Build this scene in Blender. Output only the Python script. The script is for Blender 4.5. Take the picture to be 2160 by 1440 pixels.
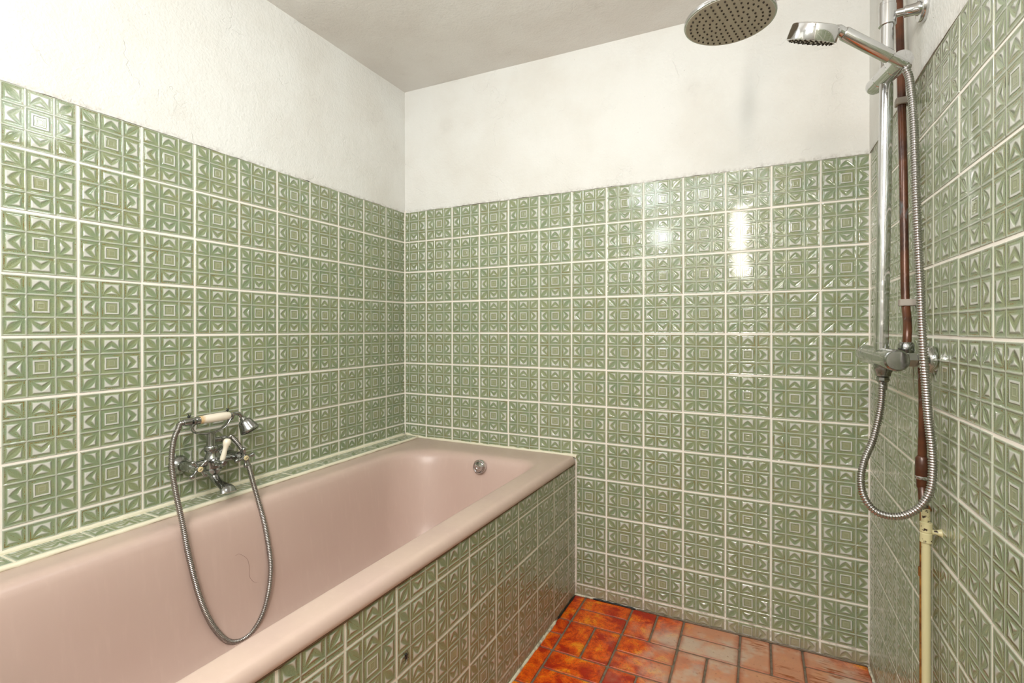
import bpy, math, random
import numpy as np
from mathutils import Vector, Matrix, noise as mnoise

random.seed(7)
scene = bpy.context.scene
for o in list(bpy.data.objects):
    bpy.data.objects.remove(o, do_unlink=True)
C = bpy.context.scene.collection

# ------------------------------------------------------------------ camera
FPX, CX, CY = 1051.886, 1079.05, 698.0            # fitted on the tile grid, 2160x1440 frame
CAM = Vector((1.60632, -2.03324, 1.13202))
RIGHT = Vector((0.896897, 0.442239, -0.000282))
UP = Vector((-0.001192, 0.003055, 0.999995))
FWD = Vector((-0.442238, 0.896892, -0.003267))
cd = bpy.data.cameras.new('camera')
cam = bpy.data.objects.new('camera', cd)
C.objects.link(cam)
cd.sensor_width = 36.0
cd.sensor_fit = 'HORIZONTAL'
cd.lens = FPX / 2160.0 * 36.0
cd.shift_x = (1080.0 - CX) / 2160.0
cd.shift_y = (CY - 720.0) / 2160.0
cd.clip_start = 0.02
R3 = Matrix((RIGHT, UP, -FWD)).transposed()
cam.matrix_world = Matrix.Translation(CAM) @ R3.to_4x4()
scene.camera = cam

# ------------------------------------------------------------------ world, lamps, exposure
world = bpy.data.worlds.new('world')
scene.world = world
world.use_nodes = True
world.node_tree.nodes['Background'].inputs[0].default_value = (1.0, 0.97, 0.92, 1)
world.node_tree.nodes['Background'].inputs[1].default_value = 0.3

def lamp(name, kind, loc, energy, color, size=None, sizey=None, target=None, radius=None):
    ld = bpy.data.lights.new(name, kind)
    ld.energy = energy
    ld.color = color
    if kind == 'AREA':
        ld.shape = 'RECTANGLE'
        ld.size = size
        ld.size_y = sizey or size
    if radius is not None:
        ld.shadow_soft_size = radius
    o = bpy.data.objects.new(name, ld)
    C.objects.link(o)
    o.location = loc
    if target is not None:
        d = Vector(target) - Vector(loc)
        o.rotation_euler = d.to_track_quat('-Z', 'Y').to_euler()
    return o

lamp('ceiling_lamp', 'POINT', (0.98, -1.08, 1.975), 7.5, (0.90, 0.96, 1.0), radius=0.10)
lamp('mirror_tube_lamp', 'AREA', (1.48, -2.68, 1.88), 20.0, (1.0, 0.92, 0.83), size=0.12, sizey=0.60, target=(1.35, 0.0, 1.45))
lamp('wall_lamp', 'POINT', (0.83, -2.62, 1.97), 15.0, (0.93, 0.97, 1.0), radius=0.10)
lamp('ceiling_panel', 'AREA', (1.15, -2.35, 2.26), 16.0, (0.88, 0.95, 1.0), size=1.1, sizey=0.6, target=(0.95, -1.65, 0.6))

scene.view_settings.view_transform = 'Standard'
scene.view_settings.look = 'None'
scene.view_settings.gamma = 1.0
scene.view_settings.use_curve_mapping = False
scene.view_settings.exposure = 0.21

# ------------------------------------------------------------------ dimensions (metres)
P = 0.152                 # tile pitch along the walls
PZ = 0.152 * 1.0044       # row pitch
W = 1.9453                # room width
ZT = 1.7252               # top of the tiling
YF = -2.78                # wall behind the camera
LEFT_OFF = 0.9379 * P
BACK_OFF = 0.8619 * P
RIGHT_OFF = 0.398 * P
LEDGE_Z = 0.602
RIM_Z = 0.592

def at(u, v, depth):
    """point seen at photo pixel (u, v), depth metres along the optical axis"""
    return CAM + (RIGHT * ((u - CX) / FPX) + UP * ((CY - v) / FPX) + FWD) * depth

def onx(u, v, x):
    d = RIGHT * ((u - CX) / FPX) + UP * ((CY - v) / FPX) + FWD
    return CAM + d * ((x - CAM.x) / d.x)

# ------------------------------------------------------------------ mesh helpers
class MB:
    def __init__(self):
        self.v = []
        self.f = []

    def add(self, verts, faces):
        n = len(self.v)
        self.v += [tuple(x) for x in verts]
        self.f += [tuple(i + n for i in f) for f in faces]
        return self

    def box(self, lo, hi):
        (x0, y0, z0), (x1, y1, z1) = lo, hi
        self.add([(x0, y0, z0), (x1, y0, z0), (x1, y1, z0), (x0, y1, z0), (x0, y0, z1), (x1, y0, z1), (x1, y1, z1), (x0, y1, z1)],
                 [(0, 3, 2, 1), (4, 5, 6, 7), (0, 1, 5, 4), (1, 2, 6, 5), (2, 3, 7, 6), (3, 0, 4, 7)])
        return self

    def bbox(self, lo, hi, b=0.002):
        """box with bevelled (chamfered) long edges: three stacked rings"""
        (x0, y0, z0), (x1, y1, z1) = lo, hi
        rings = [(b, z0), (0, z0 + b), (0, z1 - b), (b, z1)]
        vs = []
        for i, z in rings:
            vs += [(x0 + b, y0 + i, z), (x1 - b, y0 + i, z), (x1 - i, y0 + b, z), (x1 - i, y1 - b, z), (x1 - b, y1 - i, z), (x0 + b, y1 - i, z), (x0 + i, y1 - b, z), (x0 + i, y0 + b, z)]
        fs = [tuple(range(7, -1, -1)), tuple(range(24, 32))]
        for k in range(3):
            for j in range(8):
                fs.append((k * 8 + j, k * 8 + (j + 1) % 8, k * 8 + 8 + (j + 1) % 8, k * 8 + 8 + j))
        return self.add(vs, fs)

    def rings(self, rings, cap0=True, cap1=True, closed=False):
        n = len(rings[0])
        vs = [p for r in rings for p in r]
        fs = []
        m = len(rings)
        for k in range(m if closed else m - 1):
            a, b = k * n, ((k + 1) % m) * n
            for j in range(n):
                fs.append((a + j, a + (j + 1) % n, b + (j + 1) % n, b + j))
        if not closed:
            if cap0:
                fs.append(tuple(range(n - 1, -1, -1)))
            if cap1:
                fs.append(tuple(range((m - 1) * n, m * n)))
        return self.add(vs, fs)

    def lathe(self, prof, origin, axis, seg=24, cap0=True, cap1=True):
        ax = Vector(axis).normalized()
        h = Vector((0, 0, 1)) if abs(ax.z) < 0.9 else Vector((1, 0, 0))
        e1 = ax.cross(h).normalized()
        e2 = ax.cross(e1).normalized()
        o = Vector(origin)
        rings = []
        for r, t in prof:
            rings.append([o + ax * t + (e1 * math.cos(2 * math.pi * k / seg) + e2 * math.sin(2 * math.pi * k / seg)) * r for k in range(seg)])
        return self.rings(rings, cap0, cap1)

    def cyl(self, a, b, r, r2=None, seg=20, bev=0.0008):
        a, b = Vector(a), Vector(b)
        L = (b - a).length
        r2 = r if r2 is None else r2
        return self.lathe([(r - bev, 0), (r, bev), (r2, L - bev), (r2 - bev, L)], a, b - a, seg)

    def sweep(self, pts, radii, seg=14, flat=None, upv=None):
        pts = [Vector(p) for p in pts]
        n = len(pts)
        if not hasattr(radii, '__len__'):
            radii = [radii] * n
        t0 = (pts[1] - pts[0]).normalized()
        h = Vector(upv) if upv is not None else (Vector((0, 0, 1)) if abs(t0.z) < 0.9 else Vector((1, 0, 0)))
        e1 = (h - t0 * h.dot(t0)).normalized()
        rings = []
        for i in range(n):
            if i == 0:
                t = t0
            elif i == n - 1:
                t = (pts[-1] - pts[-2]).normalized()
            else:
                t = (pts[i + 1] - pts[i - 1]).normalized()
            e1 = (e1 - t * e1.dot(t)).normalized()
            e2 = t.cross(e1)
            r = radii[i]
            a, b = (r if hasattr(r, '__len__') else (r, r))
            rings.append([pts[i] + e1 * (a * math.cos(2 * math.pi * k / seg)) + e2 * (b * math.sin(2 * math.pi * k / seg)) for k in range(seg)])
        return self.rings(rings)

    def ball(self, c, r, seg=14, rows=8, sc=(1, 1, 1)):
        c = Vector(c)
        rings = []
        for i in range(1, rows):
            th = math.pi * i / rows
            rings.append([c + Vector((sc[0] * r * math.sin(th) * math.cos(2 * math.pi * k / seg), sc[1] * r * math.sin(th) * math.sin(2 * math.pi * k / seg), -sc[2] * r * math.cos(th))) for k in range(seg)])
        return self.rings(rings)

    def build(self, name, mat, parent=None, smooth=True, angle=40, origin=None):
        me = bpy.data.meshes.new(name)
        vs = self.v
        if origin is not None:
            ox, oy, oz = origin
            vs = [(x - ox, y - oy, z - oz) for x, y, z in vs]
        me.from_pydata(vs, [], self.f)
        me.update()
        o = bpy.data.objects.new(name, me)
        C.objects.link(o)
        if mat:
            me.materials.append(mat)
        if smooth:
            me.polygons.foreach_set('use_smooth', [True] * len(me.polygons))
            try:
                me.set_sharp_from_angle(angle=math.radians(angle))
            except Exception:
                pass
        if parent is not None:
            o.parent = parent
        if origin is not None:
            o.location = origin
        return o

def catmull(pts, step):
    pts = [Vector(p) for p in pts]
    q = [pts[0] * 2 - pts[1]] + pts + [pts[-1] * 2 - pts[-2]]
    dense = []
    for i in range(1, len(q) - 2):
        a, b, c, d = q[i - 1], q[i], q[i + 1], q[i + 2]
        for k in range(24):
            t = k / 24
            dense.append(0.5 * ((2 * b) + (c - a) * t + (2 * a - 5 * b + 4 * c - d) * t * t + (3 * b - a - 3 * c + d) * t ** 3))
    dense.append(pts[-1])
    out = [dense[0]]
    acc = 0.0
    for i in range(1, len(dense)):
        seg = dense[i] - dense[i - 1]
        L = seg.length
        while L > 0 and acc + L >= step:
            k = (step - acc)
            out.append(dense[i] - seg * ((L - k) / seg.length))
            L -= k
            acc = 0.0
        acc += L
    return out

def tag(o, label=None, cat=None, group=None, kind=None):
    if label:
        o['label'] = label
    if cat:
        o['category'] = cat
    if group:
        o['group'] = group
    if kind:
        o['kind'] = kind
    return o

def thing(name, label, cat, group=None):
    o = bpy.data.objects.new(name, None)
    o.empty_display_size = 0.05
    C.objects.link(o)
    return tag(o, label, cat, group)

# ------------------------------------------------------------------ material helpers
class S:
    """a socket with arithmetic: each operation is a Math node"""
    def __init__(self, nt, sock):
        self.nt, self.s = nt, sock

    def _m(self, op, *args):
        n = self.nt.nodes.new('ShaderNodeMath')
        n.operation = op
        for i, a in enumerate((self,) + args):
            if isinstance(a, S):
                self.nt.links.new(a.s, n.inputs[i])
            else:
                n.inputs[i].default_value = a
        return S(self.nt, n.outputs[0])

    def __add__(self, o): return self._m('ADD', o)
    def __radd__(self, o): return self._m('ADD', o)
    def __sub__(self, o): return self._m('SUBTRACT', o)
    def __rsub__(self, o): return (self * -1.0) + o
    def __mul__(self, o): return self._m('MULTIPLY', o)
    def __rmul__(self, o): return self._m('MULTIPLY', o)
    def __truediv__(self, o): return self._m('DIVIDE', o)
    def abs(self): return self._m('ABSOLUTE')
    def min(self, o): return self._m('MINIMUM', o)
    def max(self, o): return self._m('MAXIMUM', o)
    def lt(self, o): return self._m('LESS_THAN', o)
    def gt(self, o): return self._m('GREATER_THAN', o)

    def ss(self, a, b, lo=0.0, hi=1.0):
        n = self.nt.nodes.new('ShaderNodeMapRange')
        n.interpolation_type = 'SMOOTHSTEP'
        n.clamp = True
        self.nt.links.new(self.s, n.inputs['Value'])
        n.inputs['From Min'].default_value = a
        n.inputs['From Max'].default_value = b
        n.inputs['To Min'].default_value = lo
        n.inputs['To Max'].default_value = hi
        return S(self.nt, n.outputs['Result'])

class Mat:
    def __init__(self, name, color=(0.8, 0.8, 0.8), rough=0.5, metal=0.0, spec=0.5, coat=0.0):
        self.m = bpy.data.materials.new(name)
        self.m.use_nodes = True
        self.nt = self.m.node_tree
        self.b = self.nt.nodes['Principled BSDF']
        self.b.inputs['Base Color'].default_value = (*color, 1)
        self.b.inputs['Roughness'].default_value = rough
        self.b.inputs['Metallic'].default_value = metal
        self.b.inputs['Specular IOR Level'].default_value = spec
        self.b.inputs['Coat Weight'].default_value = coat

    def new(self, t):
        return self.nt.nodes.new(t)

    def pos(self):
        return self.new('ShaderNodeNewGeometry').outputs['Position']

    def obj(self):
        return self.new('ShaderNodeTexCoord').outputs['Object']

    def sep(self, sock):
        n = self.new('ShaderNodeSeparateXYZ')
        self.nt.links.new(sock, n.inputs[0])
        return [S(self.nt, n.outputs[i]) for i in range(3)]

    def scaled(self, sock, sc, off=None):
        n = self.new('ShaderNodeMapping')
        self.nt.links.new(sock, n.inputs[0])
        n.inputs['Scale'].default_value = sc
        if off is not None:
            if isinstance(off, tuple):
                n.inputs['Location'].default_value = off
            else:
                self.nt.links.new(off, n.inputs['Location'])
        return n.outputs[0]

    def noise(self, vec, scale, detail=3, rough=0.55, dist=0.0):
        n = self.new('ShaderNodeTexNoise')
        if vec is not None:
            self.nt.links.new(vec, n.inputs['Vector'])
        n.inputs['Scale'].default_value = scale
        n.inputs['Detail'].default_value = detail
        n.inputs['Roughness'].default_value = rough
        n.inputs['Distortion'].default_value = dist
        return S(self.nt, n.outputs['Fac'])

    def voronoi(self, vec, scale, feature='F1'):
        n = self.new('ShaderNodeTexVoronoi')
        n.feature = feature
        self.nt.links.new(vec, n.inputs['Vector'])
        n.inputs['Scale'].default_value = scale
        return S(self.nt, n.outputs['Distance'])

    def rnd(self):
        return S(self.nt, self.new('ShaderNodeObjectInfo').outputs['Random'])

    def mix(self, fac, a, b, mode='MIX'):
        n = self.new('ShaderNodeMix')
        n.data_type = 'RGBA'
        n.blend_type = mode
        for key, val in ((0, fac), (6, a), (7, b)):
            if isinstance(val, S):
                self.nt.links.new(val.s, n.inputs[key])
            elif hasattr(val, 'is_linked'):
                self.nt.links.new(val, n.inputs[key])
            elif isinstance(val, tuple):
                n.inputs[key].default_value = (*val, 1)
            else:
                n.inputs[key].default_value = val
        return n.outputs[2]

    def color(self, sock):
        self.nt.links.new(sock, self.b.inputs['Base Color'])
        return self

    def rough(self, s):
        self.nt.links.new(s.s, self.b.inputs['Roughness'])
        return self

    def bump(self, s, strength=0.5, dist=0.001, prev=None):
        n = self.new('ShaderNodeBump')
        n.inputs['Strength'].default_value = strength
        n.inputs['Distance'].default_value = dist
        self.nt.links.new(s.s, n.inputs['Height'])
        if prev is not None:
            self.nt.links.new(prev, n.inputs['Normal'])
        self.nt.links.new(n.outputs[0], self.b.inputs['Normal'])
        return n.outputs[0]

def srgb(r, g, b):
    f = lambda c: (c / 255 / 12.92) if c / 255 <= 0.04045 else ((c / 255 + 0.055) / 1.055) ** 2.4
    return (f(r), f(g), f(b))

# ---- glazed relief wall tile: pattern lives in the tile's own coordinates
def make_tile_material():
    M = Mat('green_glazed_tile', rough=0.1, spec=0.5, coat=0.2)
    M.b.inputs['Coat Roughness'].default_value = 0.06
    oc = M.obj()
    rnd = M.rnd()
    comb = M.new('ShaderNodeCombineXYZ')
    for i, k in enumerate((37.0, 91.0, 53.0)):
        M.nt.links.new((rnd * k).s, comb.inputs[i])
    vec = M.new('ShaderNodeVectorMath')
    vec.operation = 'ADD'
    M.nt.links.new(oc, vec.inputs[0])
    M.nt.links.new(comb.outputs[0], vec.inputs[1])
    rv = vec.outputs[0]
    x, y, z = M.sep(oc)
    wob = (M.noise(rv, 60, 1) - 0.5) * 0.022
    u = x / 0.0735 + wob
    v = y / 0.0735 - wob
    a, b = u.abs(), v.abs()
    hi, lo = a.max(b), a.min(b)
    D = 0.385
    mC = hi.lt(D)
    mK = lo.gt(D)
    mE = 1.0 - mC - mK
    # centre cell: nested squares
    ring = (hi - 0.205).abs().ss(0.014, 0.042, 1, 0)
    inner = hi.ss(0.14, 0.19, 1, 0)
    ring2 = (hi - 0.085).abs().ss(0.006, 0.026, 1, 0)
    Lc = ring.max(inner * 0.10 + ring2 * 0.22)
    # edge cells: chevron pointing outwards
    p = lo / D
    q = (hi - D) / (1 - D)
    rect = ((0.60 - p) * D).min((q - 0.24) * (1 - D)).min((0.80 - q) * (1 - D))
    qu = 0.73 - p * 0.28 - p * p * 0.58
    ql = 0.41 - p * 0.40
    out = ((q - qu) * 0.5).max((ql - q) * 0.55)
    Le = rect.ss(-0.030, 0.030) * out.ss(-0.030, 0.036)
    qc = 0.58 - p * 0.55 - p * p * 0.1
    dch = (q - qc).abs() * 0.44
    # corner cells: leaf on the diagonal
    pk = (lo - D) / (1 - D)
    t = (pk + q - 1.03) / 0.33
    rk = (pk - 0.23).min(0.79 - q) * (1 - D)
    dk = (q - pk) * 0.435
    Lk = rk.ss(-0.030, 0.030) * (dk - 0.120 + t * t * 0.030).ss(-0.030, 0.036)
    # raised dividing lines and thin glaze at the rim of the tile
    dl = (a - D).abs().min((b - D).abs())
    div = dl.ss(0.004, 0.046, 1, 0)
    rim = (1.0 - hi).ss(0.008, 0.075, 1, 0)
    cells = mC * Lc + mK * Lk + mE * Le
    L = cells.max(div * 0.60).max(rim * 0.50)
    # pooled glaze: brown flecks along the bottoms of the grooves
    gl = mC * (hi - 0.30).abs().ss(0.004, 0.022, 1, 0) \
        + mE * ((rect + 0.07).abs().min(dch + 0.006)).ss(0.004, 0.022, 1, 0) \
        + mK * ((rk + 0.07).abs().min(dk + 0.006)).ss(0.004, 0.022, 1, 0)
    patch = M.noise(rv, 26, 2)
    n1 = M.noise(rv, 420, 2)
    amount = patch + rnd * 0.16
    fl = gl * (n1 + amount * 0.85).ss(1.03, 1.12)
    green = M.mix(M.noise(rv, 22, 2).ss(0.35, 0.65), srgb(116, 134, 103), srgb(131, 140, 102))
    green = M.mix(rnd * 0.45, green, srgb(138, 151, 121))
    speck = M.noise(rv, 900, 1).ss(0.35, 0.62)
    green = M.mix(speck * 0.36, green, srgb(168, 176, 142))
    light = M.mix(M.noise(rv, 40, 2), srgb(208, 208, 201), srgb(199, 200, 190))
    col = M.mix(L, green, light)
    oliv = mC * inner * 0.30
    col = M.mix(oliv, col, srgb(152, 146, 102))
    col = M.mix(fl * 0.85, col, srgb(124, 92, 28))
    # grime that has settled on the lowest tiles
    px, py, pz = M.sep(M.pos())
    gr = (pz + (M.noise(M.pos(), 38, 4) - 0.5) * 0.06).ss(0.012, 0.062, 1, 0)
    col = M.mix(gr * 0.60, col, srgb(166, 150, 126))
    M.color(col)
    M.rough(gr * 0.45 + M.noise(rv, 90, 2) * 0.07 + 0.035)
    gw = mC * (hi - 0.30).abs().ss(0.0, 0.075, 1, 0) \
        + mE * ((rect + 0.07).abs().min(dch)).ss(0.0, 0.075, 1, 0) \
        + mK * ((rk + 0.07).abs().min(dk.abs())).ss(0.0, 0.075, 1, 0)
    hgt = L + M.noise(rv, 48, 1) * 0.45 - gw * 0.40 + gl * n1 * 0.16
    M.bump(hgt, 1.0, 0.0017)
    return M.m

def make_plaster(name, base, tint, dirt, fine=1.0):
    M = Mat(name, rough=0.6, spec=0.3)
    ps = M.pos()
    c = M.mix(M.noise(ps, 3.0, 4).ss(0.35, 0.7), base, tint)
    c = M.mix(M.noise(ps, 6.0, 5, 0.65).ss(0.60, 0.80) * 0.22, c, dirt)
    zz = M.sep(ps)[2]
    edge = (zz + (M.noise(ps, 30, 4) - 0.5) * 0.03).ss(ZT - 0.004, ZT + 0.014, 1, 0) * M.noise(ps, 70, 3).ss(0.40, 0.62)
    c = M.mix(edge * 0.32, c, srgb(128, 116, 104))
    sp = M.noise(ps, 130, 2).ss(0.74, 0.79)
    c = M.mix(sp * 0.35, c, srgb(120, 110, 98))
    M.color(c)
    nz = M.new('ShaderNodeTexNoise')
    M.nt.links.new(ps, nz.inputs['Vector'])
    nz.inputs['Scale'].default_value = 9.0
    nz.inputs['Detail'].default_value = 5.0
    wv = M.new('ShaderNodeVectorMath')
    wv.operation = 'MULTIPLY_ADD'
    M.nt.links.new(nz.outputs['Color'], wv.inputs[0])
    wv.inputs[1].default_value = (0.22, 0.22, 0.22)
    M.nt.links.new(ps, wv.inputs[2])
    crack = M.voronoi(wv.outputs[0], 3.6, 'DISTANCE_TO_EDGE')
    cr = crack.ss(0.004, 0.011, 1, 0) * M.noise(ps, 5, 2).ss(0.52, 0.60)
    h = M.noise(ps, 26, 5, 0.6) * 0.9 + M.noise(ps, 120, 4) * 0.5 - cr * 0.22
    M.bump(h, 0.8 * fine, 0.0045)
    return M.m

MT = {}
MT['tile'] = make_tile_material()
MT['plaster'] = make_plaster('white_plaster', srgb(226, 226, 222), srgb(219, 217, 211), srgb(196, 195, 192))
MT['ceiling'] = make_plaster('ceiling_paint', srgb(224, 221, 216), srgb(216, 211, 205), srgb(168, 162, 156), 0.8)
for _k in ('ceiling',):
    MT[_k].node_tree.nodes['Principled BSDF'].inputs['Roughness'].default_value = 0.38

def make_grout(name, base, dirt, amt=0.55):
    M = Mat(name, rough=0.85, spec=0.2)
    ps = M.pos()
    px, py, pz = M.sep(ps)
    c = M.mix(M.noise(ps, 9, 4), base, tuple(0.9 * k for k in base))
    d = M.noise(ps, 16, 5, 0.7).ss(0.60, 0.72) * M.noise(ps, 300, 2).ss(0.42, 0.6)
    low = pz.ss(0.02, 0.22, 0.5, 0.0)
    c = M.mix((d * amt + low * M.noise(ps, 45, 4).ss(0.45, 0.65)).min(0.9), c, dirt)
    M.color(c)
    M.bump(M.noise(ps, 320, 3), 0.5, 0.001)
    return M.m

MT['grout'] = make_grout('cream_grout', srgb(247, 240, 230), srgb(124, 102, 82))
MT['caulk'] = make_grout('cream_sealant', srgb(232, 226, 203), srgb(96, 80, 62), 0.4)
MT['mortar'] = make_grout('floor_mortar', srgb(134, 118, 100), srgb(84, 70, 56))
MT['dirt'] = make_grout('brown_dirt', srgb(104, 82, 62), srgb(44, 32, 24), 0.9)
MT['black_mould'] = Mat('black_sealant', (0.012, 0.010, 0.008), 0.5).m

def make_enamel():
    M = Mat('pink_enamel', rough=0.3, spec=0.5)
    ps = M.pos()
    px, py, pz = M.sep(ps)
    c = M.mix(M.noise(ps, 4, 3), srgb(200, 176, 165), srgb(192, 166, 155))
    top = pz.ss(0.575, 0.59) * M.noise(ps, 7, 3).ss(0.3, 0.7)
    c = M.mix(top * 0.35, c, srgb(208, 187, 168))
    streak = M.noise(M.scaled(ps, (60, 60, 2.0)), 1.0, 3).ss(0.5, 0.8)
    c = M.mix(streak * 0.16, c, srgb(220, 196, 184))
    M.color(c)
    M.rough(M.noise(ps, 60, 3) * 0.18 + 0.24)
    return M.m
MT['enamel'] = make_enamel()

def make_metal(name, col, rough, dark, amt, scale=30):
    M = Mat(name, col, rough, 1.0)
    ps = M.pos()
    n = M.noise(ps, scale, 4, 0.6).ss(0.45, 0.75)
    M.color(M.mix(n * amt, col, dark))
    M.rough(n * 0.22 + rough)
    return M.m
MT['chrome'] = make_metal('chrome', (0.60, 0.60, 0.60), 0.06, (0.55, 0.53, 0.50), 0.25)
MT['dull_chrome'] = make_metal('limescaled_chrome', (0.37, 0.375, 0.365), 0.12, (0.18, 0.175, 0.16), 0.6, 60)
MT['hose_metal'] = make_metal('hose_steel', (0.36, 0.34, 0.32), 0.2, (0.20, 0.18, 0.17), 0.5, 45)
MT['hose_bright'] = make_metal('hose_bright_steel', (0.44, 0.42, 0.41), 0.18, (0.26, 0.24, 0.23), 0.4, 30)
MT['porcelain'] = Mat('ivory_porcelain', srgb(233, 224, 205), 0.15, 0.0, 0.5, 0.4).m
MT['black_plastic'] = Mat('black_plastic', (0.015, 0.015, 0.014), 0.4).m
MT['grey_face'] = Mat('grey_spray_face', srgb(192, 186, 174), 0.42).m
MT['nozzle'] = Mat('dark_rubber', (0.03, 0.022, 0.015), 0.6).m
MT['index'] = Mat('ivory_index', srgb(226, 210, 165), 0.35).m
MT['clip'] = Mat('grey_beige_plastic', srgb(168, 158, 148), 0.5).m
MT['hair'] = Mat('dark_hair', srgb(128, 94, 80), 0.5).m
MT['spider'] = Mat('black_chitin', (0.01, 0.008, 0.007), 0.4).m

def make_porc_handle():
    M = Mat('ivory_handle', rough=0.16, spec=0.5, coat=0.4)
    ps = M.pos()
    x, y, z = M.sep(ps)
    st = (y + M.noise(ps, 160, 3) * 0.014).ss(-1.063, -1.052, 1, 0)
    M.color(M.mix(st * 0.75, srgb(236, 226, 208), srgb(208, 166, 100)))
    return M.m
MT['handle'] = make_porc_handle()

def make_copper():
    M = Mat('brown_copper', rough=0.35, metal=0.15)
    ps = M.pos()
    c = M.mix(M.noise(ps, 16, 4).ss(0.35, 0.7), srgb(98, 58, 36), srgb(62, 37, 28))
    ox = M.noise(M.scaled(ps, (1, 1, 0.35)), 22, 4, 0.65).ss(0.55, 0.68)
    x, y, z = M.sep(ps)
    sel = z.ss(1.2, 1.26, 0.9, 0.0).max((z - 1.47).abs().ss(0.08, 0.2, 0.75, 0.0))
    c = M.mix(ox * sel, c, srgb(104, 122, 126))
    M.color(c)
    M.rough(ox * 0.3 + 0.25)
    M.bump(M.noise(ps, 150, 3), 0.25, 0.001)
    return M.m
MT['copper'] = make_copper()

def make_rust():
    M = Mat('orange_rust', rough=0.6)
    ps = M.pos()
    c = M.mix(M.noise(ps, 60, 5, 0.65).ss(0.35, 0.65), srgb(168, 112, 40), srgb(110, 62, 18))
    M.color(c)
    M.bump(M.noise(ps, 200, 3), 0.5, 0.001)
    return M.m
MT['rust'] = make_rust()

def make_cream_paint():
    M = Mat('cream_paint', rough=0.35)
    ps = M.pos()
    x, y, z = M.sep(ps)
    chip = M.noise(ps, 95, 3).ss(0.56, 0.60) * z.ss(0.66, 0.70)
    M.color(M.mix(chip, srgb(200, 192, 150), srgb(52, 36, 24)))
    M.bump(chip * -1.0, 0.5, 0.001)
    return M.m
MT['cream_paint'] = make_cream_paint()

def make_terracotta():
    M = Mat('terracotta_tile', rough=0.45, spec=0.4)
    ps = M.pos()
    x, y, z = M.sep(ps)
    rnd = M.rnd()
    comb = M.new('ShaderNodeCombineXYZ')
    for i, k in enumerate((17.0, 41.0, 23.0)):
        M.nt.links.new((rnd * k).s, comb.inputs[i])
    va = M.new('ShaderNodeVectorMath')
    va.operation = 'ADD'
    M.nt.links.new(ps, va.inputs[0])
    M.nt.links.new(comb.outputs[0], va.inputs[1])
    rv = va.outputs[0]
    n = M.noise(rv, 13, 5, 0.65, 0.5)
    c = M.mix(n.ss(0.38, 0.54), srgb(176, 34, 4), srgb(230, 92, 8))
    c = M.mix(n.ss(0.52, 0.66), c, srgb(244, 150, 26))
    c = M.mix(M.noise(rv, 190, 3).ss(0.50, 0.68) * 0.55, c, srgb(122, 34, 8))
    # lime scale washed out from under the shower
    wash = (x + (M.noise(ps, 5, 4, 0.6) - 0.5) * 0.75 + y * -0.12).ss(1.20, 1.46)
    corner = (y * -1.0 - (x - 1.72) * 0.45 + (M.noise(ps, 12, 3) - 0.5) * 0.12).ss(-0.10, 0.02)
    wash = wash * corner
    pale = M.mix(M.noise(rv, 7, 4), srgb(203, 134, 98), srgb(208, 166, 136))
    pale = M.mix(M.noise(ps, 4.5, 4, 0.6).ss(0.46, 0.60), pale, srgb(204, 186, 166))
    c = M.mix(wash * 0.9, c, pale)
    # brushed orange streaks
    rot = M.new('ShaderNodeMapping')
    M.nt.links.new(ps, rot.inputs[0])
    rot.inputs['Rotation'].default_value = (0, 0, 1.0)
    rot.inputs['Scale'].default_value = (14, 120, 1)
    st = M.noise(rot.outputs[0], 1.0, 4, 0.6).ss(0.50, 0.62) * M.noise(ps, 7, 3).ss(0.46, 0.58) * x.ss(1.50, 1.64)
    c = M.mix(st * 0.9, c, srgb(150, 74, 18))
    # darker fired rims of the individual tiles
    pit = M.noise(rv, 70, 3).ss(0.62, 0.72)
    c = M.mix(pit * 0.35, c, srgb(140, 62, 30))
    gx, gy, gz = M.sep(M.new('ShaderNodeTexCoord').outputs['Generated'])
    ed = ((gx - 0.5).abs()).max((gy - 0.5).abs()) + (M.noise(ps, 25, 3) - 0.5) * 0.12
    c = M.mix(ed.ss(0.40, 0.52) * 0.55, c, srgb(150, 58, 18))
    M.color(c)
    M.rough(wash * 0.25 + M.noise(ps, 30, 3) * 0.2 + 0.22)
    M.bump(M.noise(rv, 60, 4) + pit * -0.4, 0.45, 0.0022)
    return M.m
MT['terracotta'] = make_terracotta()

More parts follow.
